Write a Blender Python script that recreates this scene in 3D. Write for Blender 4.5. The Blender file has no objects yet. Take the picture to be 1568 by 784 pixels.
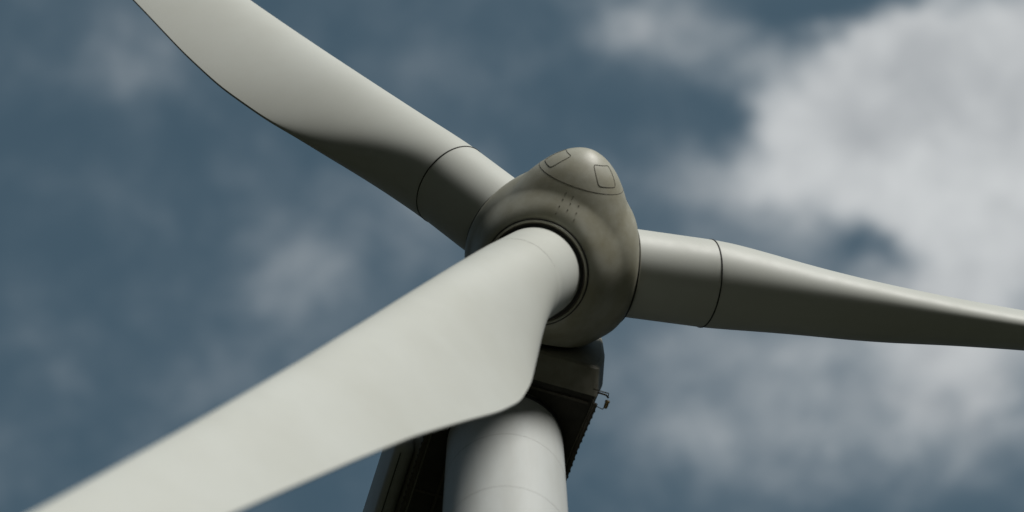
import bpy, bmesh, math, random
import numpy as np
from mathutils import Vector, Matrix
random.seed(4)
# ------------------------------------------------------------------ layout
Hh=68.0
P=dict(D=32.8554,yaw=17.4834,tilt=5.8829,phase=198.3371,cone=4.7108,f=4787.6,caz=.3289,cel=66.4053,roll=-.4035,OH=3.756,Rj=1.7285,Rs=3.8264)
y,t=math.radians(P['yaw']),math.radians(P['tilt'])
n=Vector((math.sin(y)*math.cos(t),-math.cos(y)*math.cos(t),math.sin(t)))
u=Vector((0,0,1)).cross(n).normalized(); v=n.cross(u)
Hc=Vector((0,0,Hh))+n*P['OH']
ML=Matrix(((u.x,v.x,n.x,Hc.x),(u.y,v.y,n.y,Hc.y),(u.z,v.z,n.z,Hc.z),(0,0,0,1)))
C=Vector((0,-P['D'],1.7))
a,e=math.radians(P['caz']),math.radians(P['cel'])
F=Vector((math.sin(a)*math.cos(e),math.cos(a)*math.cos(e),math.sin(e)))
R=F.cross(Vector((0,0,1))).normalized(); U=R.cross(F)
r_=math.radians(P['roll'])
R2=R*math.cos(r_)+U*math.sin(r_); U2=-R*math.sin(r_)+U*math.cos(r_)
def skyxy(px,py):
    d=F*P['f']+R2*(px-784)-U2*(py-392)
    return d.x/d.z,d.y/d.z
# ------------------------------------------------------------------ materials
def mat(name,col,rough=.5,dirt=None,dirtamt=.3,scale=1.2,bump=.0,spec=.4,streak=None):
    m=bpy.data.materials.new(name); m.use_nodes=True
    nt=m.node_tree; N=nt.nodes; L=nt.links
    b=N['Principled BSDF']; b.inputs['Roughness'].default_value=rough
    b.inputs['Specular IOR Level'].default_value=spec
    tc=N.new('ShaderNodeTexCoord')
    n1=N.new('ShaderNodeTexNoise'); n1.inputs['Scale'].default_value=scale; n1.inputs['Detail'].default_value=6; n1.inputs['Roughness'].default_value=.62
    src=tc.outputs['Object']
    if streak:
        mp=N.new('ShaderNodeMapping'); mp.inputs['Scale'].default_value=streak; L.new(src,mp.inputs[0]); L.new(mp.outputs[0],n1.inputs['Vector'])
    else: L.new(src,n1.inputs['Vector'])
    mr=N.new('ShaderNodeMapRange'); mr.inputs[1].default_value=.38; mr.inputs[2].default_value=.72; mr.inputs[4].default_value=dirtamt
    L.new(n1.outputs['Fac'],mr.inputs[0])
    mx=N.new('ShaderNodeMix'); mx.data_type='RGBA'
    mx.inputs[6].default_value=(*col,1); mx.inputs[7].default_value=(*(dirt or [c*.6 for c in col]),1)
    L.new(mr.outputs[0],mx.inputs[0]); L.new(mx.outputs[2],b.inputs['Base Color'])
    n2=N.new('ShaderNodeTexNoise'); n2.inputs['Scale'].default_value=scale*9; n2.inputs['Detail'].default_value=4
    L.new(src,n2.inputs['Vector'])
    r2=N.new('ShaderNodeMapRange'); r2.inputs[3].default_value=max(rough-.05,0); r2.inputs[4].default_value=min(rough+.08,1)
    L.new(n2.outputs['Fac'],r2.inputs[0]); L.new(r2.outputs[0],b.inputs['Roughness'])
    if bump>0:
        bp=N.new('ShaderNodeBump'); bp.inputs['Strength'].default_value=bump; bp.inputs['Distance'].default_value=.02
        L.new(n2.outputs['Fac'],bp.inputs['Height']); L.new(bp.outputs[0],b.inputs['Normal'])
    return m
M_blade=mat('blade_gelcoat',(.60,.615,.575),.48,(.48,.48,.42),.35,.3,0,spec=.28)
M_spin=mat('spinner_gelcoat',(.46,.455,.385),.45,(.27,.245,.155),.85,.9,.02,spec=.4)
M_tower=mat('tower_paint',(.54,.56,.55),.5,(.42,.42,.38),.5,.7,.0,streak=(1.6,1.6,.25),spec=.3)
M_weld=mat('tower_weld_line',(.46,.46,.44),.6,None,.3,4)
M_nac=mat('nacelle_grp',(.30,.29,.25),.5,(.16,.15,.11),.6,1.2,.05)
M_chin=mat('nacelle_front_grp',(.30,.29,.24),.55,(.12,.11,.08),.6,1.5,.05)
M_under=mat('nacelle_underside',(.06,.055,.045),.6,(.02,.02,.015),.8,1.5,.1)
M_dark=mat('rubber_seal',(.02,.02,.018),.6,None,.3,4)
M_line=mat('panel_gap',(.09,.08,.06),.7,None,.3,4)
M_metal=mat('weathered_steel',(.10,.09,.07),.5,(.05,.035,.02),.6,6,.1)
M_brass=mat('lamp_housing',(.30,.22,.10),.4,None,.3,8)
M_conc=mat('concrete',(.35,.34,.32),.85,None,.5,2,.3)
M_grass=mat('moor_ground',(.020,.024,.014),.95,(.030,.027,.016),.8,.12,.5,.1)
# ------------------------------------------------------------------ helpers
turbine=bpy.data.objects.new('wind_turbine',None); bpy.context.scene.collection.objects.link(turbine)
def mesh(name,verts,faces,mats,parent=turbine,smooth=True,M=None,fm=None):
    me=bpy.data.meshes.new(name)
    if M is not None: verts=[M@Vector(p) for p in verts]
    me.from_pydata([tuple(p) for p in verts],[],faces)
    if not isinstance(mats,(list,tuple)): mats=[mats]
    for m in mats: me.materials.append(m)
    if fm: 
        for p,i in zip(me.polygons,fm): p.material_index=i
    bm=bmesh.new(); bm.from_mesh(me); bmesh.ops.recalc_face_normals(bm,faces=bm.faces); bm.to_mesh(me); bm.free()
    for p in me.polygons: p.use_smooth=smooth
    o=bpy.data.objects.new(name,me); bpy.context.scene.collection.objects.link(o)
    if parent: o.parent=parent
    return o
def grid(rows,closed=True,cap0=False,cap1=False):
    nr=len(rows); nc=len(rows[0]); vs=[p for r in rows for p in r]; fs=[]
    for i in range(nr-1):
        for j in range(nc if closed else nc-1):
            k=(j+1)%nc; fs.append((i*nc+j,i*nc+k,(i+1)*nc+k,(i+1)*nc+j))
    if cap0: fs.append(tuple(range(nc))[::-1])
    if cap1: fs.append(tuple((nr-1)*nc+j for j in range(nc)))
    return vs,fs
def lathe(prof,axis_o,ax,e1,e2,seg=96):
    rows=[[axis_o+ax*z+(e1*math.cos(2*math.pi*j/seg)+e2*math.sin(2*math.pi*j/seg))*r for j in range(seg)] for z,r in prof]
    return grid(rows)
def tube(pts,rad,closed=False,seg=6):
    pts=[Vector(p) for p in pts]; N=len(pts); rows=[]
    prev=None
    for i in range(N):
        if closed: d=pts[(i+1)%N]-pts[i-1]
        else: d=pts[min(i+1,N-1)]-pts[max(i-1,0)]
        d.normalize()
        if prev is None: prev=d.orthogonal().normalized()
        x=(prev-d*prev.dot(d)).normalized(); prev=x; z=d.cross(x)
        rows.append([pts[i]+(x*math.cos(2*math.pi*j/seg)+z*math.sin(2*math.pi*j/seg))*rad for j in range(seg)])
    if closed: rows.append(rows[0])
    return grid(rows,True,not closed,not closed)
def merge(parts):
    V=[];Fc=[]
    for vs,fs in parts:
        o=len(V); V+=list(vs); Fc+=[tuple(i+o for i in f) for f in fs]
    return V,Fc
def box(c,ax,ay,az,h):
    vs=[c+ax*(sx*h[0])+ay*(sy*h[1])+az*(sz*h[2]) for sx in(-1,1) for sy in(-1,1) for sz in(-1,1)]
    fs=[(0,1,3,2),(4,6,7,5),(0,4,5,1),(2,3,7,6),(0,2,6,4),(1,5,7,3)]
    return vs,fs
X,Y,Z=Vector((1,0,0)),Vector((0,1,0)),Vector((0,0,1))
def sm(x): x=max(0,min(1,x)); return x*x*(3-2*x)
# ------------------------------------------------------------------ spinner
prof=[(2.86,0),(2.845,.14),(2.80,.29),(2.68,.52),(2.45,.80),(2.1,1.07),(1.6,1.38),(1.1,1.62),(.6,1.79),(0,1.87),(-.6,1.81),(-1.1,1.64),(-1.5,1.42)]
pz=np.array([p[0] for p in prof]); pr=np.array([p[1] for p in prof])
sl=np.concatenate([[0],np.cumsum(np.hypot(np.diff(pz),np.diff(pr)))])
ss=np.linspace(0,sl[-1],170)
zz=np.interp(ss,sl,pz); rr=np.interp(ss,sl,pr)
ker=np.exp(-np.linspace(-2,2,25)**2); ker/=ker.sum()
def smooth(arr):
    p=np.concatenate([2*arr[0]-arr[12:0:-1],arr,2*arr[-1]-arr[-2:-14:-1]]); return np.convolve(p,ker,'valid')
zz=smooth(zz); rr=smooth(rr); rr[0]=0
phases=[P['phase']+k for k in (120,-120,0)]
def bl(ph,cone=0):
    q=math.radians(ph); c=math.radians(cone)
    return Vector((math.sin(q)*math.cos(c),math.cos(q)*math.cos(c),math.sin(c)))
Bd=[bl(p,P['cone']) for p in phases]
RJ=1.71
def deform(p):
    p=Vector(p)
    for b in Bd:
        aa=p.dot(b)
        if aa<=0: continue
        s=(p-b*aa).length
        w=sm((1.86-s)/(1.86-1.08))
        p=p+b*((RJ-aa)*w)
    return p
def surf(s,th): # s arc fraction idx 0..1, th degrees
    z=np.interp(s,np.linspace(0,1,len(zz)),zz); r=np.interp(s,np.linspace(0,1,len(zz)),rr)
    q=math.radians(th); return deform((math.sin(q)*r,math.cos(q)*r,z))
S=240
rows=[[deform((math.sin(2*math.pi*j/S)*rr[i],math.cos(2*math.pi*j/S)*rr[i],zz[i])) for j in range(S)] for i in range(len(zz))]
# rolled rear lip
for dz,k in ((-.03,.985),(0,.95),(.15,.93)):
    rows.append([Vector((p.x*k,p.y*k,p.z+dz)) for p in rows[len(zz)-1]])
vs,fs=grid(rows,True,True,False)
mesh('spinner',vs,fs,M_spin,M=ML)
# back plate
vs,fs=lathe([(-1.40,1.36),(-1.42,.2),(-1.42,.01)],Vector((0,0,0)),Z,X,Y); mesh('spinner_back_plate',vs,fs,M_dark,M=ML)
def s_at_z(z): return float(np.interp(-z,-zz,np.linspace(0,1,len(zz))))
parts=[]
parts.append(tube([surf(s_at_z(2.17),k*2) for k in range(180)],.007,True))
for th in (142,258,20):
    c=th; loop=[]
    zl,zh,w0,w1=2.30,2.67,17,26
    cor=[(-w0,zl),(w0,zl),(w1,zh),(-w1,zh)]
    M4=40
    for k in range(M4*4):
        e4=k//M4; f4=(k%M4)/M4
        A=cor[e4];B=cor[(e4+1)%4]
        x=A[0]+(B[0]-A[0])*f4; zq=A[1]+(B[1]-A[1])*f4
        loop.append([x,zq])
    arr=np.array(loop)
    for _ in range(18): arr=(np.roll(arr,1,0)+arr+np.roll(arr,-1,0))/3
    parts.append(tube([surf(s_at_z(q[1]),c+q[0]) for q in arr],.0095,True))
vs,fs=merge(parts); mesh('spinner_panel_seams',vs,fs,M_line,M=ML)
parts=[]
for th,off in ((190,0),(310,0),(70,0)):
    for col in (-9,0,9):
        for zq in (1.98,1.84,1.70,1.56):
            if (col==0 and zq<1.6) or (col==-9 and zq>1.9): continue
            p=surf(s_at_z(zq+random.uniform(-.02,.02)),th+col*1.0); d=Vector((p.x,p.y,.7)).normalized(); o=d.orthogonal().normalized()
            parts.append(lathe([(-.01,.012),(.013,.012),(.014,.001)],p,d,o,d.cross(o),8))
vs,fs=merge(parts); mesh('spinner_bolts',vs,fs,M_line,M=ML,smooth=False)
# ------------------------------------------------------------------ blades
rk=[1.2,3.83,4.4,5.4,6.8,8.5,10.3,12,14.3,17,20,24,30,36,40,42.0]
LE=[1.05,1.05,1.05,1.04,1.02,.99,.96,.92,.87,.80,.73,.64,.52,.40,.30,.12]
TE=[1.05,1.05,1.10,1.30,1.68,2.04,2.24,2.18,1.94,1.68,1.48,1.26,.96,.66,.44,.14]
TH=[2.1,2.1,2.05,1.90,1.65,1.37,1.13,.96,.80,.66,.54,.42,.28,.18,.10,.04]
TW=[19,19,19,19,19,17.5,15,13,10.5,8,6.5,4.5,2.5,1,0,0]
PITCH=4.0
def blade(i):
    b=Bd[i]; tt=Z.cross(b).normalized(); nn=b.cross(tt).normalized()
    rs=np.concatenate([np.linspace(1.2,3.80,8),np.linspace(3.84,13,70),np.linspace(13.2,42,80)])
    def itp(tb):
        dense=np.linspace(1.2,42,800); vv=np.interp(dense,rk,tb)
        k=np.exp(-np.linspace(-2,2,41)**2); k/=k.sum()
        p=np.concatenate([np.full(20,vv[0]),vv,2*vv[-1]-vv[-2:-22:-1]]); vv=np.convolve(p,k,'valid')
        return np.interp(rs,dense,vv)
    le,te,th,tw=itp(LE),itp(TE),itp(TH),itp(TW)
    NS=96; rows=[]
    for k,r in enumerate(rs):
        th_=math.radians(tw[k]+PITCH)
        c=tt*math.cos(th_)-nn*math.sin(th_); w=nn*math.cos(th_)+tt*math.sin(th_)
        be=sm((r-4.0)/5.0); row=[]
        pre=0.0006*max(0,r-8)**2
        l,tq,T=le[k],te[k],th[k]
        if r<3.82: l=tq=1.045; T=2.09
        for j in range(NS):
            q=2*math.pi*j/NS
            xf=(1-math.cos(q))/2; xe=-l+xf*(l+tq)
            ye=T/2*math.sin(q)
            x=xf; yt=5*T*(.2969*math.sqrt(x)-.126*x-.3516*x*x+.2843*x**3-.1015*x**4)+.012
            ya=yt*(.80 if math.sin(q)>0 else -1.2) 
            if abs(math.sin(q))<1e-6: ya=0
            yy=ye*(1-be)+ya*be
            row.append(b*r+c*xe+w*(yy)+nn*pre)
        rows.append(row)
    vs,fs=grid(rows,True,False,True)
    o=mesh('blade_%d'%(i+1),vs,fs,M_blade,M=ML)
    e1=tt; e2=nn
    O=Vector((0,0,0))
    if i<2: jr=lathe([(3.804,1.03),(3.804,1.056),(3.808,1.060),(3.832,1.060),(3.836,1.056),(3.84,1.04)],O,b,e1,e2)
    else: jr=lathe([(3.816,1.03),(3.816,1.0475),(3.830,1.0475),(3.83,1.04)],O,b,e1,e2)
    mesh('blade_%d_root_joint'%(i+1),jr[0],jr[1],M_dark if i<2 else M_weld,M=ML)
    # collar: raised lip, recess, dark seal
    v2,f2=lathe([(RJ-.16,1.215),(RJ+.02,1.205),(RJ+.035,1.19),(RJ+.035,1.17),(RJ+.02,1.155),(RJ-.04,1.15),(RJ-.06,1.14)],O,b,e1,e2,128)
    mesh('blade_%d_collar'%(i+1),v2,f2,M_spin,M=ML)
    v3,f3=lathe([(RJ-.12,1.24),(RJ+.008,1.235),(RJ+.010,1.21),(RJ-.05,1.20)],O,b,e1,e2,128)
    v4,f4=lathe([(RJ+.008,1.12),(RJ+.04,1.10),(RJ+.045,1.07),(RJ+.04,1.03)],O,b,e1,e2,128)
    v2,f2=merge([(v3,f3),(v4,f4)]); mesh('blade_%d_seal'%(i+1),v2,f2,M_dark,M=ML)
    v2,f2=lathe([(RJ+.005,1.16),(RJ+.010,1.14),(RJ+.010,1.10)],O,b,e1,e2,128)
    mesh('blade_%d_bearing_ring'%(i+1),v2,f2,M_metal,M=ML)
for i in range(3): blade(i)
# ------------------------------------------------------------------ nacelle (local: x=u, y=v, z=-s)
def sect(s,kx,yb,yt,rc=.35,kr=1):
    pts=[(-1.74*kx,yb),(1.74*kx*kr,yb),(1.98*kx*kr,yb*.45),(2.0*kx*kr,yt*.55),(1.6*kx*kr,yt),(-1.6*kx,yt),(-2.0*kx,yt*.55),(-1.98*kx,yb*.45)]
    out=[]
    m=len(pts)
    for i in range(m):
        A=Vector(pts[i-1]);B=Vector(pts[i]);D=Vector(pts[(i+1)%m])
        d1=(A-B).normalized();d2=(D-B).normalized(); q=min(rc if i not in(0,1) else .10,(A-B).length*.45,(D-B).length*.45)
        for k in range(7):
            f=k/6; p=(B+d1*q)*(1-f)**2+B*2*f*(1-f)+(B+d2*q)*f*f
            out.append(Vector((p.x,p.y,-s)))
    return out
rows=[sect(1.66,.55,-.9,1.0),sect(1.66,.86,-1.52,1.5),sect(1.70,.90,-1.60,1.6),sect(2.20,.985,-1.91,1.95,kr=.97),sect(2.24,1,-1.93,2.0,kr=.96),sect(3.6,1,-1.95,2.0,kr=.89),sect(6,1,-1.97,2.05,kr=.86),sect(10.6,1,-1.9,2.05,kr=.85),sect(11.0,.93,-1.7,1.9,kr=.85),sect(11.05,.85,-1.5,1.7,kr=.85)]
vs,fs=grid(rows,True,True,True)
fm=[]
for f in fs:
    c=sum((vs[i] for i in f),Vector((0,0,0)))/len(f)
    A,B,Dd=vs[f[0]],vs[f[1]],vs[f[2]]; nm=(B-A).cross(Dd-A); nm=nm.normalized() if nm.length>1e-9 else Y
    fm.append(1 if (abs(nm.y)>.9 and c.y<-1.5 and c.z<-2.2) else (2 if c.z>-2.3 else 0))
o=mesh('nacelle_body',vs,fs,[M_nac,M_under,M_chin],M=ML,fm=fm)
bm=bmesh.new(); bm.from_mesh(o.data)
for ed in bm.edges:
    if len(ed.link_faces)==2 and ed.calc_face_angle(0)>math.radians(22): ed.smooth=False
bm.to_mesh(o.data); bm.free()
vs,fs=lathe([(-1.3,1.2),(-1.9,1.25)],Vector((0,0,0)),Z,X,Y); mesh('main_bearing_neck',vs,fs,M_dark,M=ML)
prts=[];bolts=[]
xr=lambda s:(1.80*.945+ (s-2.5)*(-1.80*.05)/1.1) if s<3.6 else 1.80*(.895-.03*min(1,(s-3.6)/2.4))
path=[Vector((xr(s)-.02,-1.92,-s)) for s in np.linspace(2.4,10.6,40)]
vs_,fs_=tube(path,.06,False,8); prts.append((vs_,fs_))
prts.append(box(Vector((-1.80,-1.90,-6.6)),X,Y,Z,(.05,.06,4.1)))
for k in range(52):
    s=2.6+k*.157
    for sx,xx in ((-1,1.842),(1,xr(s)+.03)):
        p=Vector((sx*xx,-1.90,-s)); bolts.append(lathe([(0,.03),(.03,.03),(.031,.001)],p-X*(.005*sx),X*sx,Y,Z,6))
for sq in (2.42,5.6,8.4):
    prts.append(box(Vector((-.08,-1.965,-sq)),X,Y,Z,(1.6,.03,.03)))
prts.append(box(Vector((-1.15,-1.99,-5.5)),X,Y,Z,(.03,.03,3.0)))
vs,fs=merge(prts); mesh('nacelle_flange',vs,fs,M_metal,M=ML,smooth=False)
vs,fs=merge(bolts); mesh('nacelle_flange_bolts',vs,fs,M_dark,M=ML,smooth=False)
def rbox(name,x0,x1,y0,y1,z0,z1,bev,m,seg=5):
    me=bpy.data.meshes.new(name); bm=bmesh.new(); bmesh.ops.create_cube(bm,size=1)
    for q in bm.verts: q.co=Vector(((x0+x1)/2+q.co.x*(x1-x0),(y0+y1)/2+q.co.y*(y1-y0),(z0+z1)/2+q.co.z*(z1-z0)))
    bmesh.ops.bevel(bm,geom=bm.edges[:],offset=bev,segments=seg,affect='EDGES',profile=.5)
    bm.transform(ML); bm.to_mesh(me); bm.free(); me.materials.append(m)
    for p in me.polygons: p.use_smooth=True
    o=bpy.data.objects.new(name,me); bpy.context.scene.collection.objects.link(o); o.parent=turbine; return o
rbox('nacelle_side_pod',-2.36,-1.9,-1.5,1.2,-9.6,-4.75,.2,M_tower)
vs,fs=tube([Vector((-2.2,-1.505,-5.0)),Vector((-2.2,-1.505,-9.4))],.012); mesh('side_pod_seam',vs,fs,M_dark,M=ML)
# small lamp & bracket on right side
dl=Vector((-.16,0,.82))
prts=[tube([Vector((1.7,-1.75,-3.0))+dl,Vector((2.05,-1.78,-3.0))+dl,Vector((2.12,-1.80,-3.05))+dl],.025),
      tube([Vector((1.7,-1.9,-2.9))+dl,Vector((2.08,-1.86,-2.92))+dl,Vector((2.10,-1.8,-3.0))+dl],.015),
      tube([Vector((1.7,-1.93,-3.1))+dl,Vector((1.9,-2.02,-3.25))+dl,Vector((2.05,-1.95,-3.3))+dl,Vector((2.1,-1.8,-3.2))+dl],.010)]
vs,fs=merge(prts); mesh('lamp_bracket',vs,fs,M_metal,M=ML)
vs,fs=lathe([(-.10,.0),(-.10,.035),(-.04,.05),(.04,.045),(.05,.06),(.09,.055),(.10,0)],Vector((2.12,-1.82,-3.2))+dl,Z,X,Y,20); mesh('side_lamp',vs,fs,M_brass,M=ML)
# ------------------------------------------------------------------ tower
def trad(z): return 1.345+(Hh-2-z)*.0125 if z>30 else 1.345+(Hh-32)*.0125+(30-z)*.012
zt=Hh-2.0
pf=[(z,trad(z)) for z in np.linspace(.3,zt,40)]+[(zt+.3,trad(zt)-.004)]
vs,fs=lathe(pf,Vector((0,0,0)),Z,X,Y,128); o=mesh('tower',vs,fs,M_tower)
z=zt-2.1; welds=[]
while z>1:
    welds.append(lathe([(z-.006,trad(z)-.004),(z-.005,trad(z)+.0025),(z+.005,trad(z)+.0025),(z+.006,trad(z)-.004)],Vector((0,0,0)),Z,X,Y,128)); z-=2.55
vs,fs=merge(welds); mesh('tower_weld_lines',vs,fs,M_weld)
vs,fs=lathe([(zt-.06,trad(zt)-.01),(zt-.04,trad(zt)+.03),(zt+.08,trad(zt)+.04),(zt+.1,trad(zt))],Vector((0,0,0)),Z,X,Y,128); mesh('yaw_bearing',vs,fs,M_dark)
vs,fs=lathe([(0,3.4),(.28,3.3),(.3,3.2),(.3,.5)],Vector((0,0,0)),Z,X,Y,96); mesh('foundation',vs,fs,M_conc)
vs,fs=box(Vector((0,-trad(1.6)+.0,1.6)),X,Y,Z,(.45,.06,1.05)); mesh('tower_door',vs,fs,M_nac,smooth=False)
prts=[box(Vector((0,-trad(1)-.2-.25*k,.6-.15*k)),X,Y,Z,(.5,.13,.03)) for k in range(3)]
vs,fs=merge(prts); mesh('door_steps',vs,fs,M_metal,smooth=False)
# ------------------------------------------------------------------ ground
NG=60; rng=np.sign(np.linspace(-1,1,NG))*np.abs(np.linspace(-1,1,NG))**3*4000
rows=[[Vector((x,yv,(0 if math.hypot(x,yv)<60 else min(1,(math.hypot(x,yv)-60)/400)*8*math.sin(x*.004+1)*math.cos(yv*.005)))) for x in rng] for yv in rng]
vs,fs=grid(rows,False); mesh('ground',vs,fs,M_grass,parent=None)
# ------------------------------------------------------------------ sun, sky
sun_dir=Vector((.45,-.70,.56)).normalized()
sl_=bpy.data.lights.new('sun','SUN'); sl_.energy=3.4; sl_.angle=math.radians(18); sl_.color=(1,.985,.94)
so=bpy.data.objects.new('sun',sl_); bpy.context.scene.collection.objects.link(so)
so.rotation_euler=sun_dir.to_track_quat('Z','Y').to_euler()
w=bpy.data.worlds.new('World'); bpy.context.scene.world=w; w.use_nodes=True
try:
    w.cycles.sampling_method='MANUAL'; w.cycles.sample_map_resolution=256
except Exception: pass
nt=w.node_tree; N=nt.nodes; L=nt.links
bg=N['Background']
sky=N.new('ShaderNodeTexSky'); sky.sky_type='NISHITA'; sky.sun_disc=False
sky.sun_elevation=math.asin(sun_dir.z); sky.sun_rotation=math.atan2(sun_dir.x,sun_dir.y)
tc=N.new('ShaderNodeTexCoord'); sp=N.new('ShaderNodeSeparateXYZ'); L.new(tc.outputs['Generated'],sp.inputs[0])
def mth(op,a_,b_=None,c_=None,clamp=False):
    m=N.new('ShaderNodeMath'); m.operation=op; m.use_clamp=clamp
    for i,q in enumerate((a_,b_,c_)):
        if q is None: continue
        if isinstance(q,(int,float)): m.inputs[i].default_value=q
        else: L.new(q,m.inputs[i])
    return m.outputs[0]
zc=mth('MAXIMUM',sp.outputs[2],.06)
cx=mth('DIVIDE',sp.outputs[0],zc); cy=mth('DIVIDE',sp.outputs[1],zc)
cv=N.new('ShaderNodeCombineXYZ'); L.new(cx,cv.inputs[0]); L.new(cy,cv.inputs[1])
def noise(scale,detail,rough,off,dist=0.,rot=(.5,.35,.65)):
    mp=N.new('ShaderNodeMapping'); mp.inputs['Location'].default_value=off; mp.inputs['Rotation'].default_value=rot; L.new(cv.outputs[0],mp.inputs[0])
    q=N.new('ShaderNodeTexNoise'); q.inputs['Scale'].default_value=scale; q.inputs['Detail'].default_value=detail; q.inputs['Roughness'].default_value=rough; q.inputs['Distortion'].default_value=dist
    L.new(mp.outputs[0],q.inputs['Vector']); return q
wn=noise(18,4,.6,(3,7,0),0,(0,0,0))
wx=N.new('ShaderNodeSeparateColor'); L.new(wn.outputs['Color'],wx.inputs[0])
wcx=mth('ADD',cx,mth('MULTIPLY',mth('SUBTRACT',wx.outputs[0],.5),.05))
wcy=mth('ADD',cy,mth('MULTIPLY',mth('SUBTRACT',wx.outputs[1],.5),.05))
blobs=[(1350,160,200,130,1.20),(1520,60,160,120,.85),(1500,320,190,140,1.0),(1220,230,100,110,.35),(1060,280,100,70,.36),(1010,60,110,80,.42),
 (1330,620,260,150,.48),(1500,520,160,130,.46),(1040,650,150,140,.28),(470,420,150,110,.28),(180,90,130,50,.24),(640,300,150,60,.18),(400,560,150,70,.16),
 (60,420,60,120,.10),(1350,385,70,28,-.50),(1290,0,100,40,-.60),(1090,170,55,60,-.30),(720,110,160,60,.10)]
acc=None
for (bx,by,rx,ry,wt) in blobs:
    x0,y0=skyxy(bx,by); x1,_=skyxy(bx+rx,by); _,y1=skyxy(bx,by-ry)
    dx=mth('DIVIDE',mth('SUBTRACT',wcx,x0),abs(x1-x0)); dy=mth('DIVIDE',mth('SUBTRACT',wcy,y0),abs(y1-y0))
    g=mth('MULTIPLY',mth('EXPONENT',mth('MULTIPLY',mth('ADD',mth('MULTIPLY',dx,dx),mth('MULTIPLY',dy,dy)),-1.0)),wt)
    acc=g if acc is None else mth('ADD',acc,g)
nA=noise(10,6,.58,(1.3,2.1,0),.3,(0,0,0)); nB=noise(34,8,.66,(5,1,.7),.25)
d=mth('ADD',acc,mth('MULTIPLY',mth('SUBTRACT',nA.outputs['Fac'],.5),.75))
d=mth('ADD',d,mth('MULTIPLY',mth('SUBTRACT',nB.outputs['Fac'],.5),.72))
dens=N.new('ShaderNodeMapRange'); dens.interpolation_type='SMOOTHSTEP'; dens.inputs[1].default_value=-.15; dens.inputs[2].default_value=.90; L.new(d,dens.inputs[0])
tint=N.new('ShaderNodeMix'); tint.data_type='RGBA'; tint.blend_type='MULTIPLY'; tint.inputs[0].default_value=1
L.new(sky.outputs[0],tint.inputs[6]); tint.inputs[7].default_value=(.96,1.03,.79,1)
# billow shading inside the thick cloud
nC=noise(22,6,.62,(2.2,4.4,.3),.3)
bil=N.new('ShaderNodeMapRange'); bil.inputs[1].default_value=.34; bil.inputs[2].default_value=.62; L.new(nC.outputs['Fac'],bil.inputs[0])
thick=N.new('ShaderNodeMix'); thick.data_type='RGBA'; thick.inputs[6].default_value=(4.5,4.75,4.95,1); thick.inputs[7].default_value=(6.5,6.75,6.85,1); L.new(bil.outputs[0],thick.inputs[0])
cc=N.new('ShaderNodeMix'); cc.data_type='RGBA'
cc.inputs[6].default_value=(2.3,2.9,3.4,1); L.new(thick.outputs[2],cc.inputs[7]); L.new(dens.outputs[0],cc.inputs[0])
fin=N.new('ShaderNodeMix'); fin.data_type='RGBA'; L.new(dens.outputs[0],fin.inputs[0]); L.new(tint.outputs[2],fin.inputs[6]); L.new(cc.outputs[2],fin.inputs[7])
# unseen dark band towards the horizon, added to cut fill light on undersides
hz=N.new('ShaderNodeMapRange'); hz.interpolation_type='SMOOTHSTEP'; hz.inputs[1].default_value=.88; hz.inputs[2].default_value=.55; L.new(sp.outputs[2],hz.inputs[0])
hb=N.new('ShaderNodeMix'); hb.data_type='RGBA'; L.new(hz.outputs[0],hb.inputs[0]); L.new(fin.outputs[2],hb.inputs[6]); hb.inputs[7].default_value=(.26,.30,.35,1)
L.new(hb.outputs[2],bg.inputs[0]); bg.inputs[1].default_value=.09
# ------------------------------------------------------------------ camera
cd=bpy.data.cameras.new('camera'); co=bpy.data.objects.new('camera',cd); bpy.context.scene.collection.objects.link(co)
co.matrix_world=Matrix(((R2.x,U2.x,-F.x,C.x),(R2.y,U2.y,-F.y,C.y),(R2.z,U2.z,-F.z,C.z),(0,0,0,1)))
cd.sensor_width=36; cd.lens=P['f']/1568*36; cd.clip_end=12000; cd.clip_start=.1
cd.dof.use_dof=True; cd.dof.focus_distance=(Hc-C).dot(F)+3.0; cd.dof.aperture_fstop=cd.lens/1000/.44
bpy.context.scene.camera=co
bpy.context.scene.view_settings.view_transform='Standard'
bpy.context.scene.view_settings.look='None'
